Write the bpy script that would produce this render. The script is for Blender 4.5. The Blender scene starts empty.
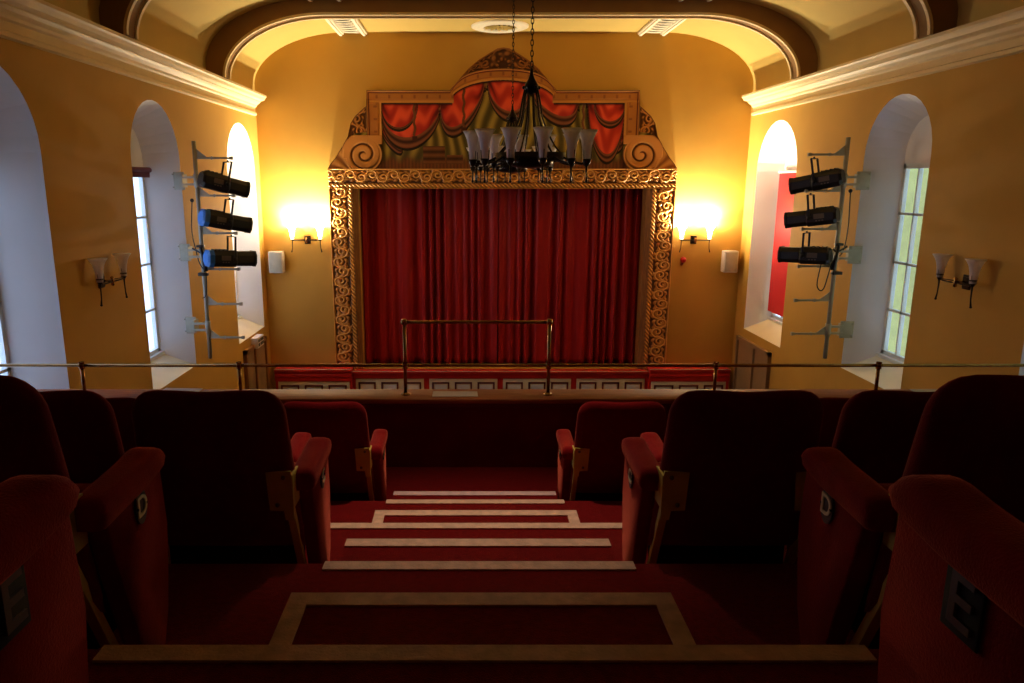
import bpy, bmesh, math, random
import numpy as np
from mathutils import Vector, Matrix
random.seed(7)
C = bpy.context.scene.collection
PI = math.pi
E = 4.45           # eye height above the hall floor; everything below is written relative to eye level

# ------------------------------------------------------------------ camera
cam = bpy.data.cameras.new('camera')
co = bpy.data.objects.new('camera', cam); C.objects.link(co)
co.location = (0, 0, 0)
PITCH = math.atan(159 / 730)
co.rotation_euler = (PI / 2 - PITCH, 0, 0)
cam.sensor_width = 36; cam.lens = 730 / 1024 * 36
cam.shift_x = 42 / 1024
cam.clip_start = 0.02
bpy.context.scene.camera = co

# ------------------------------------------------------------------ world, exposure
w = bpy.data.worlds.new('daylight'); bpy.context.scene.world = w
w.use_nodes = True
bg = w.node_tree.nodes['Background']
bg.inputs[0].default_value = (0.50, 0.64, 1.0, 1); bg.inputs[1].default_value = 2.3
vs = bpy.context.scene.view_settings
vs.view_transform = 'Standard'; vs.look = 'None'; vs.gamma = 1; vs.use_curve_mapping = False
vs.exposure = 0.45
FILL_SPOT_W = 180.0      # watts of the added, unseen fill spotlight above the balcony front
SCONCE_UP_W = 210.0
SCONCE_W = 62.0    # watts of each of the four lit bulbs beside the stage

# daylight portals just outside each window (only guide the sampling of the sky)
def portal(x, y, z, sx, sz, face):
    l = bpy.data.lights.new('window_portal', 'AREA'); l.shape = 'RECTANGLE'; l.size = sx; l.size_y = sz
    l.cycles.is_portal = True
    o = bpy.data.objects.new('window_portal', l); C.objects.link(o)
    o.location = (x, y, z)
    # light points along local -Z; face = +1 : towards +X
    o.rotation_euler = (PI / 2, 0, -face * PI / 2)
    return o

# ------------------------------------------------------------------ materials
def s2l(c):
    return tuple(((v / 255) / 12.92 if v / 255 <= .04045 else ((v / 255 + .055) / 1.055) ** 2.4) for v in c)
def mat(name, rgb, rough=.6, metal=0, noise=0, nscale=8, bump=0, bscale=40, spec=.5, sheen=0, trans=0, emit=None, es=0, rgb2=None, stretch=None):
    m = bpy.data.materials.new(name); m.use_nodes = True
    nt = m.node_tree; n = nt.nodes; L = nt.links
    b = n['Principled BSDF']
    col = s2l(rgb) + (1,)
    b.inputs['Base Color'].default_value = col
    b.inputs['Roughness'].default_value = rough; b.inputs['Metallic'].default_value = metal
    b.inputs['Specular IOR Level'].default_value = spec
    if sheen:
        b.inputs['Sheen Weight'].default_value = sheen; b.inputs['Sheen Roughness'].default_value = .35
        b.inputs['Sheen Tint'].default_value = (1, .20, .11, 1)
    if trans: b.inputs['Transmission Weight'].default_value = trans
    if emit:
        b.inputs['Emission Color'].default_value = s2l(emit) + (1,); b.inputs['Emission Strength'].default_value = es
    tc = n.new('ShaderNodeTexCoord'); mp = n.new('ShaderNodeMapping'); L.new(tc.outputs['Object'], mp.inputs[0])
    if stretch: mp.inputs['Scale'].default_value = stretch
    if noise or rgb2:
        t = n.new('ShaderNodeTexNoise'); t.inputs['Scale'].default_value = nscale; t.inputs['Detail'].default_value = 5
        L.new(mp.outputs[0], t.inputs['Vector'])
        mx = n.new('ShaderNodeMix'); mx.data_type = 'RGBA'
        c2 = s2l(rgb2) + (1,) if rgb2 else tuple(v * (1 - noise) for v in col[:3]) + (1,)
        mx.inputs['A'].default_value = col; mx.inputs['B'].default_value = c2
        rp = n.new('ShaderNodeMapRange'); rp.inputs[1].default_value = .35; rp.inputs[2].default_value = .65
        L.new(t.outputs['Fac'], rp.inputs[0]); L.new(rp.outputs[0], mx.inputs['Factor'])
        L.new(mx.outputs['Result'], b.inputs['Base Color'])
    if bump:
        t2 = n.new('ShaderNodeTexNoise'); t2.inputs['Scale'].default_value = bscale; t2.inputs['Detail'].default_value = 4
        L.new(mp.outputs[0], t2.inputs['Vector'])
        bp = n.new('ShaderNodeBump'); bp.inputs['Strength'].default_value = bump; bp.inputs['Distance'].default_value = .01
        L.new(t2.outputs['Fac'], bp.inputs['Height']); L.new(bp.outputs[0], b.inputs['Normal'])
    return m
def vcol_mat(name, rough=.6, spec=.3):
    m = bpy.data.materials.new(name); m.use_nodes = True
    nt = m.node_tree; b = nt.nodes['Principled BSDF']
    a = nt.nodes.new('ShaderNodeVertexColor'); a.layer_name = 'paint'
    nt.links.new(a.outputs[0], b.inputs['Base Color'])
    b.inputs['Roughness'].default_value = rough; b.inputs['Specular IOR Level'].default_value = spec
    return m
M = dict(
    darkpanel=mat('dark_rear_panelling', (128, 84, 50), .6, noise=.2, nscale=4),
    wall=mat('ochre_wall_paint', (199, 152, 66), .75, noise=.10, nscale=1.1, bump=.25, bscale=6, spec=.25),
    ceil=mat('cream_ceiling_paint', (200, 168, 92), .8, noise=.06, nscale=1.5, spec=.2),
    rib=mat('backlit_rib_tone', (150, 112, 68), .8, noise=.12, nscale=3, spec=.2),  # browner than the ceiling: shade of the backlit rib put into the colour
    cream=mat('cream_gloss_plaster', (232, 205, 150), .5, noise=.05, nscale=6),
    reveal=mat('white_reveal_paint', (240, 236, 232), .7, noise=.05, nscale=2, spec=.25),
    sill=mat('cream_sill_paint', (236, 226, 196), .6, noise=.06, nscale=3),
    winframe=mat('white_window_paint', (232, 236, 232), .4),
    carpet=mat('red_carpet', (132, 14, 18), .95, noise=.35, nscale=60, bump=.6, bscale=300, spec=.1, sheen=.5),
    carpetwall=mat('red_panel_carpet', (128, 18, 28), .95, noise=.2, nscale=6, bump=.4, bscale=200, spec=.1),
    nosing=mat('beige_nosing_strip', (232, 188, 156), .7, noise=.25, nscale=22, bump=.3, bscale=120),
    nosing2=mat('pale_nosing_strip', (228, 190, 184), .7, noise=.2, nscale=22),
    wood=mat('varnished_wood', (188, 108, 54), .6, rgb2=(158, 84, 38), nscale=5, stretch=(1, 14, 14), bump=.1, bscale=30),
    hallwood=mat('hall_floorboards', (74, 42, 26), .5, rgb2=(54, 30, 18), nscale=6, stretch=(10, 1, 1)),
    jamb=mat('brown_grained_board', (158, 106, 52), .5, rgb2=(128, 80, 36), nscale=9, stretch=(8, 8, .6)),
    velvet=mat('seat_red_velvet', (142, 13, 18), .9, noise=.18, nscale=30, bump=.3, bscale=250, spec=.12, sheen=.7),
    velvet_dark=mat('seat_back_red_fabric', (122, 12, 18), .92, noise=.15, nscale=30, bump=.3, bscale=250, spec=.1, sheen=.45),
    seatblack=mat('seat_dark_edge', (24, 16, 15), .8),
    olive=mat('olive_painted_steel', (222, 196, 84), .5, noise=.15, nscale=14),
    bolt=mat('steel_bolt', (120, 115, 100), .3, metal=1),
    plateblack=mat('black_plate', (22, 20, 20), .35),
    dullmetal=mat('dull_letter_metal', (110, 100, 104), .4, metal=.5),
    letter=mat('cream_letter', (235, 222, 180), .5),
    brass=mat('aged_brass', (186, 140, 78), .22, metal=1, noise=.3, nscale=20),
    bronze=mat('dark_bronze', (52, 40, 34), .35, metal=.85),
    curtain=mat('crimson_curtain_velvet', (168, 18, 24), .6, noise=.18, nscale=4, stretch=(4, 4, .6), spec=.35, sheen=.6),
    curtlining=mat('curtain_track_black', (18, 14, 14), .8),
    stagered=mat('glossy_red_paint', (222, 38, 30), .4, noise=.1, nscale=8),
    panelcream=mat('cream_panel_paint', (240, 226, 196), .55),
    panelwhite=mat('white_panel_paint', (250, 246, 250), .55),
    panelmaroon=mat('maroon_moulding_paint', (110, 24, 28), .5),
    speaker=mat('off_white_speaker', (206, 196, 188), .6, noise=.06, nscale=60),
    grey=mat('grey_white_steel', (176, 170, 150), .55, metal=.1, noise=.1, nscale=12),
    lantern=mat('black_lantern_body', (34, 28, 26), .42, noise=.3, nscale=10),
    lanternlabel=mat('lantern_label_grey', (110, 100, 92), .6),
    blue=mat('blue_daylight_glint', (52, 120, 200), .4),  # window daylight reflected on the lantern ends, put in as blue
    cable=mat('black_cable', (22, 20, 20), .6),
    whitecable=mat('grey_cable', (120, 108, 92), .6),
    paper=mat('white_paper', (224, 214, 212), .8),
    door=mat('brown_door_paint', (150, 116, 78), .6, noise=.1, nscale=4),
    redbeacon=mat('red_beacon', (200, 24, 24), .35),
    plasterwhite=mat('white_plaster_ornament', (236, 222, 190), .6),
    black=mat('vent_darkness', (30, 22, 14), .9),
    blind=mat('red_roller_blind', (235, 62, 66), .8),
    outwall=mat('neighbour_wall_render', (214, 212, 120), .8, noise=.15, nscale=3, stretch=(1, 1, 2)),
    outdark=mat('neighbour_wall_green', (140, 160, 100), .8, noise=.15, nscale=3),
    dado=mat('signbox_dark', (60, 54, 46), .5),
    gilt=vcol_mat('carved_gilt', .38, .5),
    painting=vcol_mat('painted_drapery', .7, .2),
)
def glass_shade(name, lit):
    m = bpy.data.materials.new(name); m.use_nodes = True; nt = m.node_tree; n = nt.nodes; L = nt.links
    b = n['Principled BSDF']; out = n['Material Output']
    b.inputs['Base Color'].default_value = (.93, .88, .90, 1); b.inputs['Roughness'].default_value = .35
    t = n.new('ShaderNodeBsdfTranslucent'); t.inputs[0].default_value = (.95, .92, .92, 1)
    mx = n.new('ShaderNodeMixShader'); mx.inputs[0].default_value = .6
    L.new(b.outputs[0], mx.inputs[1]); L.new(t.outputs[0], mx.inputs[2]); L.new(mx.outputs[0], out.inputs[0])
    if lit:
        b.inputs['Emission Color'].default_value = (1, .80, .50, 1); b.inputs['Emission Strength'].default_value = 9
    return m
M['shade'] = glass_shade('frosted_glass', False)
M['shade_lit'] = glass_shade('frosted_glass_lit', True)
def clear_glass():
    m = bpy.data.materials.new('window_glass'); m.use_nodes = True; nt = m.node_tree; n = nt.nodes; L = nt.links
    out = n['Material Output']; n.remove(n['Principled BSDF'])
    tr = n.new('ShaderNodeBsdfTransparent'); tr.inputs[0].default_value = (.93, .96, .96, 1)
    g = n.new('ShaderNodeBsdfGlossy'); g.inputs['Roughness'].default_value = .05
    mx = n.new('ShaderNodeMixShader'); mx.inputs[0].default_value = .04
    L.new(tr.outputs[0], mx.inputs[1]); L.new(g.outputs[0], mx.inputs[2]); L.new(mx.outputs[0], out.inputs[0])
    return m
M['glass'] = clear_glass()
def blind_mat():
    m = bpy.data.materials.new('red_blind_fabric'); m.use_nodes = True; nt = m.node_tree; n = nt.nodes; L = nt.links
    out = n['Material Output']; b = n['Principled BSDF']; b.inputs['Base Color'].default_value = s2l((225, 60, 66)) + (1,)
    t = n.new('ShaderNodeBsdfTranslucent'); t.inputs[0].default_value = s2l((240, 84, 88)) + (1,)
    mx = n.new('ShaderNodeMixShader'); mx.inputs[0].default_value = .5
    L.new(b.outputs[0], mx.inputs[1]); L.new(t.outputs[0], mx.inputs[2]); L.new(mx.outputs[0], out.inputs[0])
    return m
M['blindcloth'] = blind_mat()

# ------------------------------------------------------------------ mesh helpers
class MB:
    def __init__(s): s.v = []; s.f = []; s.m = []; s.sm = []
    def add(s, vs_, fs, smooth=False, mi=0):
        o = len(s.v); s.v += [tuple(v) for v in vs_]
        for f in fs: s.f.append(tuple(i + o for i in f)); s.m.append(mi); s.sm.append(smooth)
        return s
    def box(s, x0, x1, y0, y1, z0, z1, mi=0, bev=0):
        if bev > 0:
            return s.rbox(x0, x1, y0, y1, z0, z1, bev, mi)
        vs_ = [(x, y, z) for x in (x0, x1) for y in (y0, y1) for z in (z0, z1)]
        return s.add(vs_, [(0, 1, 3, 2), (4, 6, 7, 5), (0, 4, 5, 1), (2, 3, 7, 6), (0, 2, 6, 4), (1, 5, 7, 3)], mi=mi)
    def rbox(s, x0, x1, y0, y1, z0, z1, b, mi=0):
        bm = bmesh.new(); bmesh.ops.create_cube(bm, size=1)
        for v in bm.verts:
            v.co = Vector(((x0 + x1) / 2 + v.co.x * (x1 - x0), (y0 + y1) / 2 + v.co.y * (y1 - y0), (z0 + z1) / 2 + v.co.z * (z1 - z0)))
        bmesh.ops.bevel(bm, geom=list(bm.edges), offset=b, segments=2, affect='EDGES', profile=.5)
        return s.bm(bm, mi, True)
    def bm(s, bm, mi=0, smooth=False):
        bm.verts.index_update()
        s.add([v.co[:] for v in bm.verts], [tuple(v.index for v in f.verts) for f in bm.faces], smooth, mi); bm.free(); return s
    def tube(s, pts, r, n=10, mi=0, cap=True, closed=False):
        pts = [Vector(p) for p in pts]; N = len(pts); rs = r if isinstance(r, (list, tuple)) else [r] * N
        up = Vector((0, 0, 1)); vs_ = []; prev = None
        for i, p in enumerate(pts):
            a = pts[(i - 1) % N] if (i > 0 or closed) else p
            b = pts[(i + 1) % N] if (i < N - 1 or closed) else p
            t = (b - a).normalized()
            if prev is None:
                q = t.cross(up if abs(t.z) < .95 else Vector((1, 0, 0))).normalized()
            else:
                q = prev - t * prev.dot(t)
                q = q.normalized() if q.length > 1e-6 else t.orthogonal().normalized()
            prev = q; u = t.cross(q)
            for k in range(n):
                an = 2 * PI * k / n; vs_.append(p + (q * math.cos(an) + u * math.sin(an)) * rs[i])
        fs = []
        for i in range(N if closed else N - 1):
            j = (i + 1) % N
            for k in range(n): fs.append((i * n + k, i * n + (k + 1) % n, j * n + (k + 1) % n, j * n + k))
        if cap and not closed: fs += [tuple(range(n))[::-1], tuple((N - 1) * n + k for k in range(n))]
        return s.add(vs_, fs, True, mi)
    def lathe(s, prof, cx=0, cy=0, cz=0, n=20, mi=0, axis='z', smooth=True):
        vs_ = []
        for r, z in prof:
            for k in range(n):
                a = 2 * PI * k / n; x, y = r * math.cos(a), r * math.sin(a)
                vs_.append((cx + x, cy + y, cz + z) if axis == 'z' else ((cx + x, cy + z, cz + y) if axis == 'y' else (cx + z, cy + x, cz + y)))
        fs = [(i * n + k, i * n + (k + 1) % n, (i + 1) * n + (k + 1) % n, (i + 1) * n + k) for i in range(len(prof) - 1) for k in range(n)]
        return s.add(vs_, fs, smooth, mi)
    def ball(s, c, r, mi=0, n=10):
        return s.lathe([(max(1e-4, r * math.sin(PI * i / n)), -r * math.cos(PI * i / n)) for i in range(n + 1)], *c, n=12, mi=mi)
    def prism(s, poly, a0, a1, plane='xz', mi=0):
        # poly in plane, extruded along the remaining axis a0..a1
        def P(p, a): return {'xz': (p[0], a, p[1]), 'yz': (a, p[0], p[1]), 'xy': (p[0], p[1], a)}[plane]
        n = len(poly); vs_ = [P(p, a0) for p in poly] + [P(p, a1) for p in poly]
        fs = [tuple(range(n))[::-1], tuple(range(n, 2 * n))] + [(i, (i + 1) % n, n + (i + 1) % n, n + i) for i in range(n)]
        return s.add(vs_, fs, mi=mi)
    def build(s, name, mats, parent=None, loc=None):
        me = bpy.data.meshes.new(name); me.from_pydata(s.v, [], s.f); me.update()
        if not isinstance(mats, (list, tuple)): mats = [mats]
        for m in mats: me.materials.append(m)
        me.polygons.foreach_set('material_index', s.m); me.polygons.foreach_set('use_smooth', s.sm)
        bm = bmesh.new(); bm.from_mesh(me); bmesh.ops.recalc_face_normals(bm, faces=bm.faces); bm.to_mesh(me); bm.free()
        o = bpy.data.objects.new(name, me); C.objects.link(o)
        if parent: o.parent = parent
        if loc: o.location = loc
        return o
def tag(o, label=None, cat=None, group=None, kind=None):
    if label: o['label'] = label
    if cat: o['category'] = cat
    if group: o['group'] = group
    if kind: o['kind'] = kind
    return o
def empty(name, loc, rz=0):
    o = bpy.data.objects.new(name, None); C.objects.link(o); o.location = loc; o.rotation_euler = (0, 0, rz); o.empty_display_size = .1
    return o
def struct(o, label=None): o['kind'] = 'structure'; (label and o.__setitem__('label', label)); return o
def copy_tree(o, parent=None):
    c = o.copy(); C.objects.link(c); c.parent = parent
    for ch in list(o.children): copy_tree(ch, c)
    return c
def text(name, ch, size, m, parent, loc, rot, ext=.003):
    cu = bpy.data.curves.new(name, 'FONT'); cu.body = ch; cu.size = size; cu.extrude = ext; cu.align_x = 'CENTER'; cu.align_y = 'CENTER'
    cu.offset = size * .012
    t = bpy.data.objects.new(name + '_curve', cu); C.objects.link(t)
    dg = bpy.context.evaluated_depsgraph_get(); dg.update()
    me = bpy.data.meshes.new_from_object(t.evaluated_get(dg)); me.name = name; me.materials.clear(); me.materials.append(m)
    bpy.data.objects.remove(t); bpy.data.curves.remove(cu)
    o = bpy.data.objects.new(name, me); C.objects.link(o); o.parent = parent; o.location = loc; o.rotation_euler = rot
    return o

# ------------------------------------------------------------------ room shell
XL, XR, YB, YR = -3.65, 4.80, 13.0, -2.6
XC = .575
FL = -E
CEIL = 2.45
def ell(cx, cz, a, b, n, left):
    pts = []
    for i in range(n + 1):
        t = PI / 2 * i / n
        x = a * (1 - math.cos(t)); z = b * math.sin(t)
        pts.append((x, z))
    return pts
def section(inset, spring, a, b, n=18):
    """half ceiling outline from left wall up to flat top, mirrored to the right wall"""
    L = [(XL + inset + x, spring + z) for x, z in ell(0, 0, a, b, n, True)]
    R = [(XR - inset - x, spring + z) for x, z in ell(0, 0, a, b, n, True)][::-1]
    return L + R
prof = [(XL, 1.41)] + section(0, 1.60, 1.62, CEIL - 1.60) + [(XR, 1.41)]
mb = MB(); n = len(prof)
mb.add([(x, YR - .1, z) for x, z in prof] + [(x, YB + .1, z) for x, z in prof], [(i, i + 1, n + i + 1, n + i) for i in range(n - 1)], True)
struct(mb.build('ceiling', M['ceil']), 'coved cream ceiling vault of the hall')

# hall floor and rear wall
struct(MB().box(XL - .3, XR + .3, YR - .2, YB + 3, FL - .15, FL).build('floor', M['hallwood']))
struct(MB().box(XL - .3, XR + .3, YR - .2, YR, FL, 2.9).build('wall_rear', M['darkpanel']))
# stage wall with proscenium opening
OX0, OX1, OZT, STZ = -1.957, 3.082, -.104, -3.34
mb = MB()
mb.box(XL - .3, OX0, YB, YB + .2, FL, 2.9); mb.box(OX1, XR + .3, YB, YB + .2, FL, 2.9)
mb.box(OX0, OX1, YB, YB + .2, OZT, 2.9); mb.box(OX0, OX1, YB, YB + .2, FL, STZ)
struct(mb.build('wall_stage', M['wall']), 'ochre end wall around the stage opening')
mb = MB(); mb.box(XL - .3, XR + .3, YB + 1.6, YB + 1.7, FL, 2.9); mb.box(OX0 - .9, OX0 - .8, YB + .2, YB + 1.6, FL, 2.9); mb.box(OX1 + .8, OX1 + .9, YB + .2, YB + 1.6, FL, 2.9); mb.box(OX0 - .9, OX1 + .9, YB + .2, YB + 1.7, 2.8, 2.9)
struct(mb.build('wall_backstage', M['seatblack']))

# side walls with splayed arched recesses
def arch_outline(y0, y1, zb, zs, n=16):
    """closed outline, arch over straight jambs; y0<y1, zs = spring height"""
    r = (y1 - y0) / 2; yc = (y0 + y1) / 2
    pts = [(y0, zb), (y1, zb)]
    for i in range(n + 1):
        t = PI * i / n; pts.append((yc + r * math.cos(t), zs + r * math.sin(t)))
    return pts
def side_wall(xw, sgn, recs, name):
    """sgn -1: left wall (recess goes to -x)"""
    bm = bmesh.new()
    def loop(pts):
        vs_ = [bm.verts.new((xw, y, z)) for y, z in pts]
        for i in range(len(vs_)): bm.edges.new((vs_[i], vs_[(i + 1) % len(vs_)]))
    loop([(YR - .1, FL), (YB + .1, FL), (YB + .1, 1.42), (YR - .1, 1.42)])
    for r in recs: loop(arch_outline(r['y0'], r['y1'], r['zb'], r['zs']))
    bmesh.ops.triangle_fill(bm, use_beauty=True, use_dissolve=False, edges=list(bm.edges))
    struct(MB().bm(bm).build(name, M['wall']))
    rv = MB(); dep = .38 * sgn
    sills = MB()
    for r in recs:
        o = arch_outline(r['y0'], r['y1'], r['zb'], r['zs'])
        sp = .2; i_ = arch_outline(r['y0'] + sp, r['y1'] - sp, r['zb'] + .22, r['zs'])
        n_ = len(o)
        vs_ = [(xw, y, z) for y, z in o] + [(xw + dep, y, z) for y, z in i_]
        sills.add([vs_[0], vs_[1], vs_[n_ + 1], vs_[n_]], [(0, 1, 2, 3)])
        rv.add(vs_, [(k, (k + 1) % n_, n_ + (k + 1) % n_, n_ + k) for k in range(1, n_)])
        # tympanum above the glazing, from glass top gz to the arch
        gz = r['gt']; cyy = (r['y0'] + r['y1']) / 2
        head = [(r['y0'] + sp, gz), (r['y1'] - sp, gz)] + [p for p in i_[2:]]
        rv.add([(xw + dep, y, z) for y, z in head], [tuple(range(len(head)))])
    struct(rv.build('trim_' + name.split('_')[1] + '_reveals', M['reveal']), 'white painted window recesses')
    struct(sills.build('trim_' + name.split('_')[1] + '_sills', M['sill']), 'sloping cream window sills')
RL = [dict(y0=5.02, y1=6.41, zb=-2.40, zs=.25, gt=.16), dict(y0=8.10, y1=9.45, zb=-2.38, zs=.25, gt=.16), dict(y0=11.28, y1=12.72, zb=-2.50, zs=.20, gt=.16)]
RR = [dict(y0=4.78, y1=6.18, zb=-2.40, zs=.27, gt=.22), dict(y0=7.84, y1=9.16, zb=-2.34, zs=.30, gt=.22), dict(y0=11.02, y1=12.55, zb=-2.50, zs=.18, gt=.20)]
side_wall(XL, -1, RL, 'wall_left'); side_wall(XR, 1, RR, 'wall_right')

wn = 1
for recs, xw, sgn in ((RL, XL, -1), (RR, XR, 1)):
    for r in recs:
        e = empty('window_%d' % wn, (xw + .38 * sgn, (r['y0'] + r['y1']) / 2, r['zb'] + .22)); struct(e); wn += 1
        hw = (r['y1'] - r['y0']) / 2 - .2; H = r['gt'] - r['zb'] - .22
        f = MB(); t = .035
        a, b = sorted((0, .05 * sgn))
        for y in (-hw, hw - .05): f.box(a, b, y, y + .05, 0, H)
        f.box(a, b, -hw, hw, 0, .07); f.box(a, b, -hw, hw, H - .06, H)
        for k in range(1, 4): f.box(a, b, -hw, hw, H * k / 4 - .014, H * k / 4 + .014)
        for y in (-hw / 3, hw / 3): f.box(a, b, y - .011, y + .011, .05, H - .05)
        a2, b2 = sorted((-.05 * sgn, .05 * sgn)); f.box(a2, b2, -hw - .03, hw + .03, -.02, .02)
        f.build('window_frame', M['winframe'], e)
        MB().box(.02 * sgn, .026 * sgn, -hw + .02, hw - .02, .03, H - .03).build('window_pane', M['glass'], e)
        portal(xw + (.38 + .10) * sgn, (r['y0'] + r['y1']) / 2, r['zb'] + .22 + H / 2, 2 * hw + .1, H + .1, -sgn)
# neighbouring building seen through the right-hand windows
nb = empty('neighbouring_building', (7.9, 9.2, FL)); tag(nb, 'yellow-green rendered building outside the barred right window', 'building')
m_ = MB(); m_.box(0, .4, -10, 7, 0, 9.0); m_.build('wall', M['outwall'], nb)
m_ = MB()
for y in (1.2, 2.2, 3.1): m_.box(-.06, 0, y, y + .22, .4, 6.8)
m_.build('drainpipe', M['outdark'], nb)
for y, z in ((1.6, 1.6), (2.6, 4.0)):
    m_ = MB(); m_.box(-.04, 0, y, y + .22, z, z + .5); m_.build('window', M['winframe'], nb)
# roller blind inside the far right recess
rb = empty('roller_blind', (XR + .30, 11.785, .16)); tag(rb, 'plain red roller blind drawn down over the far right window', 'blind')
MB().box(-.005, .005, -.54, .54, -2.30, 0).build('blind_cloth', M['blindcloth'], rb)
m_ = MB(); m_.tube([(0, -.56, .01), (0, .56, .01)], .022); m_.build('roller', M['winframe'], rb)
rb2 = empty('roller_blind', (XL - .30, 8.775, .15)); tag(rb2, 'rolled-up dark red blind at the head of the middle left window', 'blind')
m_ = MB(); m_.tube([(0, -.46, .0), (0, .46, .0)], .032); m_.box(-.004, .004, -.45, .45, -.09, 0); m_.build('blind_roll', M['panelmaroon'], rb2)

# recessed doors under the far windows
for nm, xw, sg, y0, y1 in (('door_1', XL, 1, 11.42, 12.62), ('door_2', XR, -1, 11.30, 12.72)):
    e = struct(empty(nm, (xw, (y0 + y1) / 2, FL)))
    W = (y1 - y0) / 2; H = 1.80
    m_ = MB(); a, b = sorted((0, .03 * sg)); m_.box(a, b, -W + .06, W - .06, 0, H - .05)
    for k in (-1, 1):
        m_.box(*sorted((.03 * sg, .045 * sg)), -W * .5 + k * W * .42 - .02, -W * .5 + k * W * .42 + .02, .1, H - .15)
    m_.build('door_panel', M['door'], e)
    m_ = MB(); a, b = sorted((0, .06 * sg))
    m_.box(a, b, -W, -W + .07, 0, H); m_.box(a, b, W - .07, W, 0, H); m_.box(a, b, -W, W, H - .06, H); m_.box(a, b, -.1, -.04, 0, H - .06)
    m_.build('door_frame', M['jamb'] if sg > 0 else M['door'], e)

# cornices
cprof = [(0, 1.10), (.05, 1.115), (.05, 1.15), (.025, 1.165), (.025, 1.235), (.05, 1.25), (.06, 1.275), (.10, 1.30), (.125, 1.325), (.125, 1.335), (.19, 1.35), (.21, 1.385), (.23, 1.40), (.23, 1.43), (0, 1.43)]
struct(MB().prism([(XL - .01 + a, z) for a, z in cprof], YR, YB - .10, 'xz').build('trim_left_cornice', M['cream']))
struct(MB().prism([(XR + .01 - a, z) for a, z in cprof], YR, YB - .10, 'xz').build('trim_right_cornice', M['cream']))

# arched ribs across the vault
def rib(y0, y1, name):
    inn = section(.24, 1.43, 1.42, 2.25 - 1.43, 22)
    out = section(-.03, 1.43, 1.60, 2.6 - 1.43, 22)
    n = len(inn); mb = MB()
    vs_ = [(x, y0, z) for x, z in inn] + [(x, y0, z) for x, z in out] + [(x, y1, z) for x, z in inn] + [(x, y1, z) for x, z in out]
    fs = []
    for i in range(n - 1):
        fs += [(i, i + 1, n + i + 1, n + i), (2 * n + i, 2 * n + i + 1, 3 * n + i + 1, 3 * n + i)]
    mb.add(vs_, fs, False)
    mb.add(vs_, [(i, i + 1, 2 * n + i + 1, 2 * n + i) for i in range(n - 1)], True)
    o = struct(mb.build(name, M['rib']))
    # cream bead on the near and far inner edges
    m2 = MB()
    a = section(.23, 1.43, 1.42, 2.26 - 1.43, 22); b = section(.262, 1.43, 1.41, 2.228 - 1.43, 22)
    for ya, yb in ((y0 - .015, y0 + .03), (y1 - .03, y1 + .015)):
        vs_ = [(x, ya, z) for x, z in a] + [(x, ya, z) for x, z in b] + [(x, yb, z) for x, z in a] + [(x, yb, z) for x, z in b]
        fs = []
        for i in range(n - 1):
            fs += [(i, i + 1, n + i + 1, n + i), (2 * n + i, 2 * n + i + 1, 3 * n + i + 1, 3 * n + i), (n + i, n + i + 1, 3 * n + i + 1, 3 * n + i), (i, i + 1, 2 * n + i + 1, 2 * n + i)]
        m2.add(vs_, fs, False)
    struct(m2.build(name + '_bead', M['cream']))
for i, y in enumerate((1.7, 4.72, 7.70, 10.66)): rib(y, y + .24, 'trim_%d' % (i + 1))

# plaster vents and ceiling rose
def vent(x0, x1, y0, y1, label):
    e = empty('ceiling_vent', ((x0 + x1) / 2, (y0 + y1) / 2, CEIL)); tag(e, label, 'vent', 'plaster ceiling vents')
    hw, hl = (x1 - x0) / 2, (y1 - y0) / 2
    m_ = MB()
    for s_ in (-1, 1):
        m_.box(s_ * hw - .05, s_ * hw + .05, -hl, hl, -.045, 0, bev=.012); m_.box(s_ * hw - .02, s_ * hw + .02, -hl, hl, -.065, -.03)
    m_.build('border_moulding', M['plasterwhite'], e)
    MB().box(-hw, hw, -hl + .02, hl - .02, -.012, -.006).build('vent_backing', M['black'], e)
    m_ = MB(); k = 0; y = -hl + .04
    while y < hl - .1:
        pts = [(hw * .8 * math.sin(t * 1.0), y + .05 * math.cos(t * 2), -.02) for t in [(-1 + .2 * j) * PI / 2 for j in range(11)]]
        m_.tube(pts, .014, 6); m_.tube([(-hw, y + .06, -.02), (hw, y + .1, -.02)], .012, 6); y += .17
    m_.build('fretwork', M['plasterwhite'], e)
vent(-2.15, -1.76, 11.6, 12.98, 'white fretwork ceiling vent left of the ceiling rose above the stage wall')
vent(2.84, 3.22, 11.6, 12.98, 'white fretwork ceiling vent right of the ceiling rose above the stage wall')
vent(-2.15, -1.76, 9.5, 10.62, 'left fretwork vent ending against the near side of the backlit arch rib')
vent(2.84, 3.22, 9.5, 10.62, 'right fretwork vent ending against the near side of the backlit arch rib')
e = empty('ceiling_rose', (.48, 12.48, CEIL)); tag(e, 'round white plaster rose with pierced centre in ceiling before stage wall', 'ceiling rose')
MB().lathe([(.46, 0), (.46, -.02), (.42, -.035), (.38, -.02), (.33, -.02), (.30, -.045), (.27, -.04), (.26, -.01)], n=40).build('plaster_ring', M['plasterwhite'], e)
m_ = MB(); m_.lathe([(.26, -.010), (.001, -.012)], n=32); m_.build('vent_backing', M['black'], e)
m_ = MB()
for k in range(12):
    a = k * PI / 6; m_.tube([(.05 * math.cos(a), .05 * math.sin(a), -.02), (.15 * math.cos(a + .2), .15 * math.sin(a + .2), -.026), (.26 * math.cos(a), .26 * math.sin(a), -.02)], .013, 6)
m_.ball((0, 0, -.02), .05); m_.build('rose_centre', M['ceil'], e)

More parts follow.
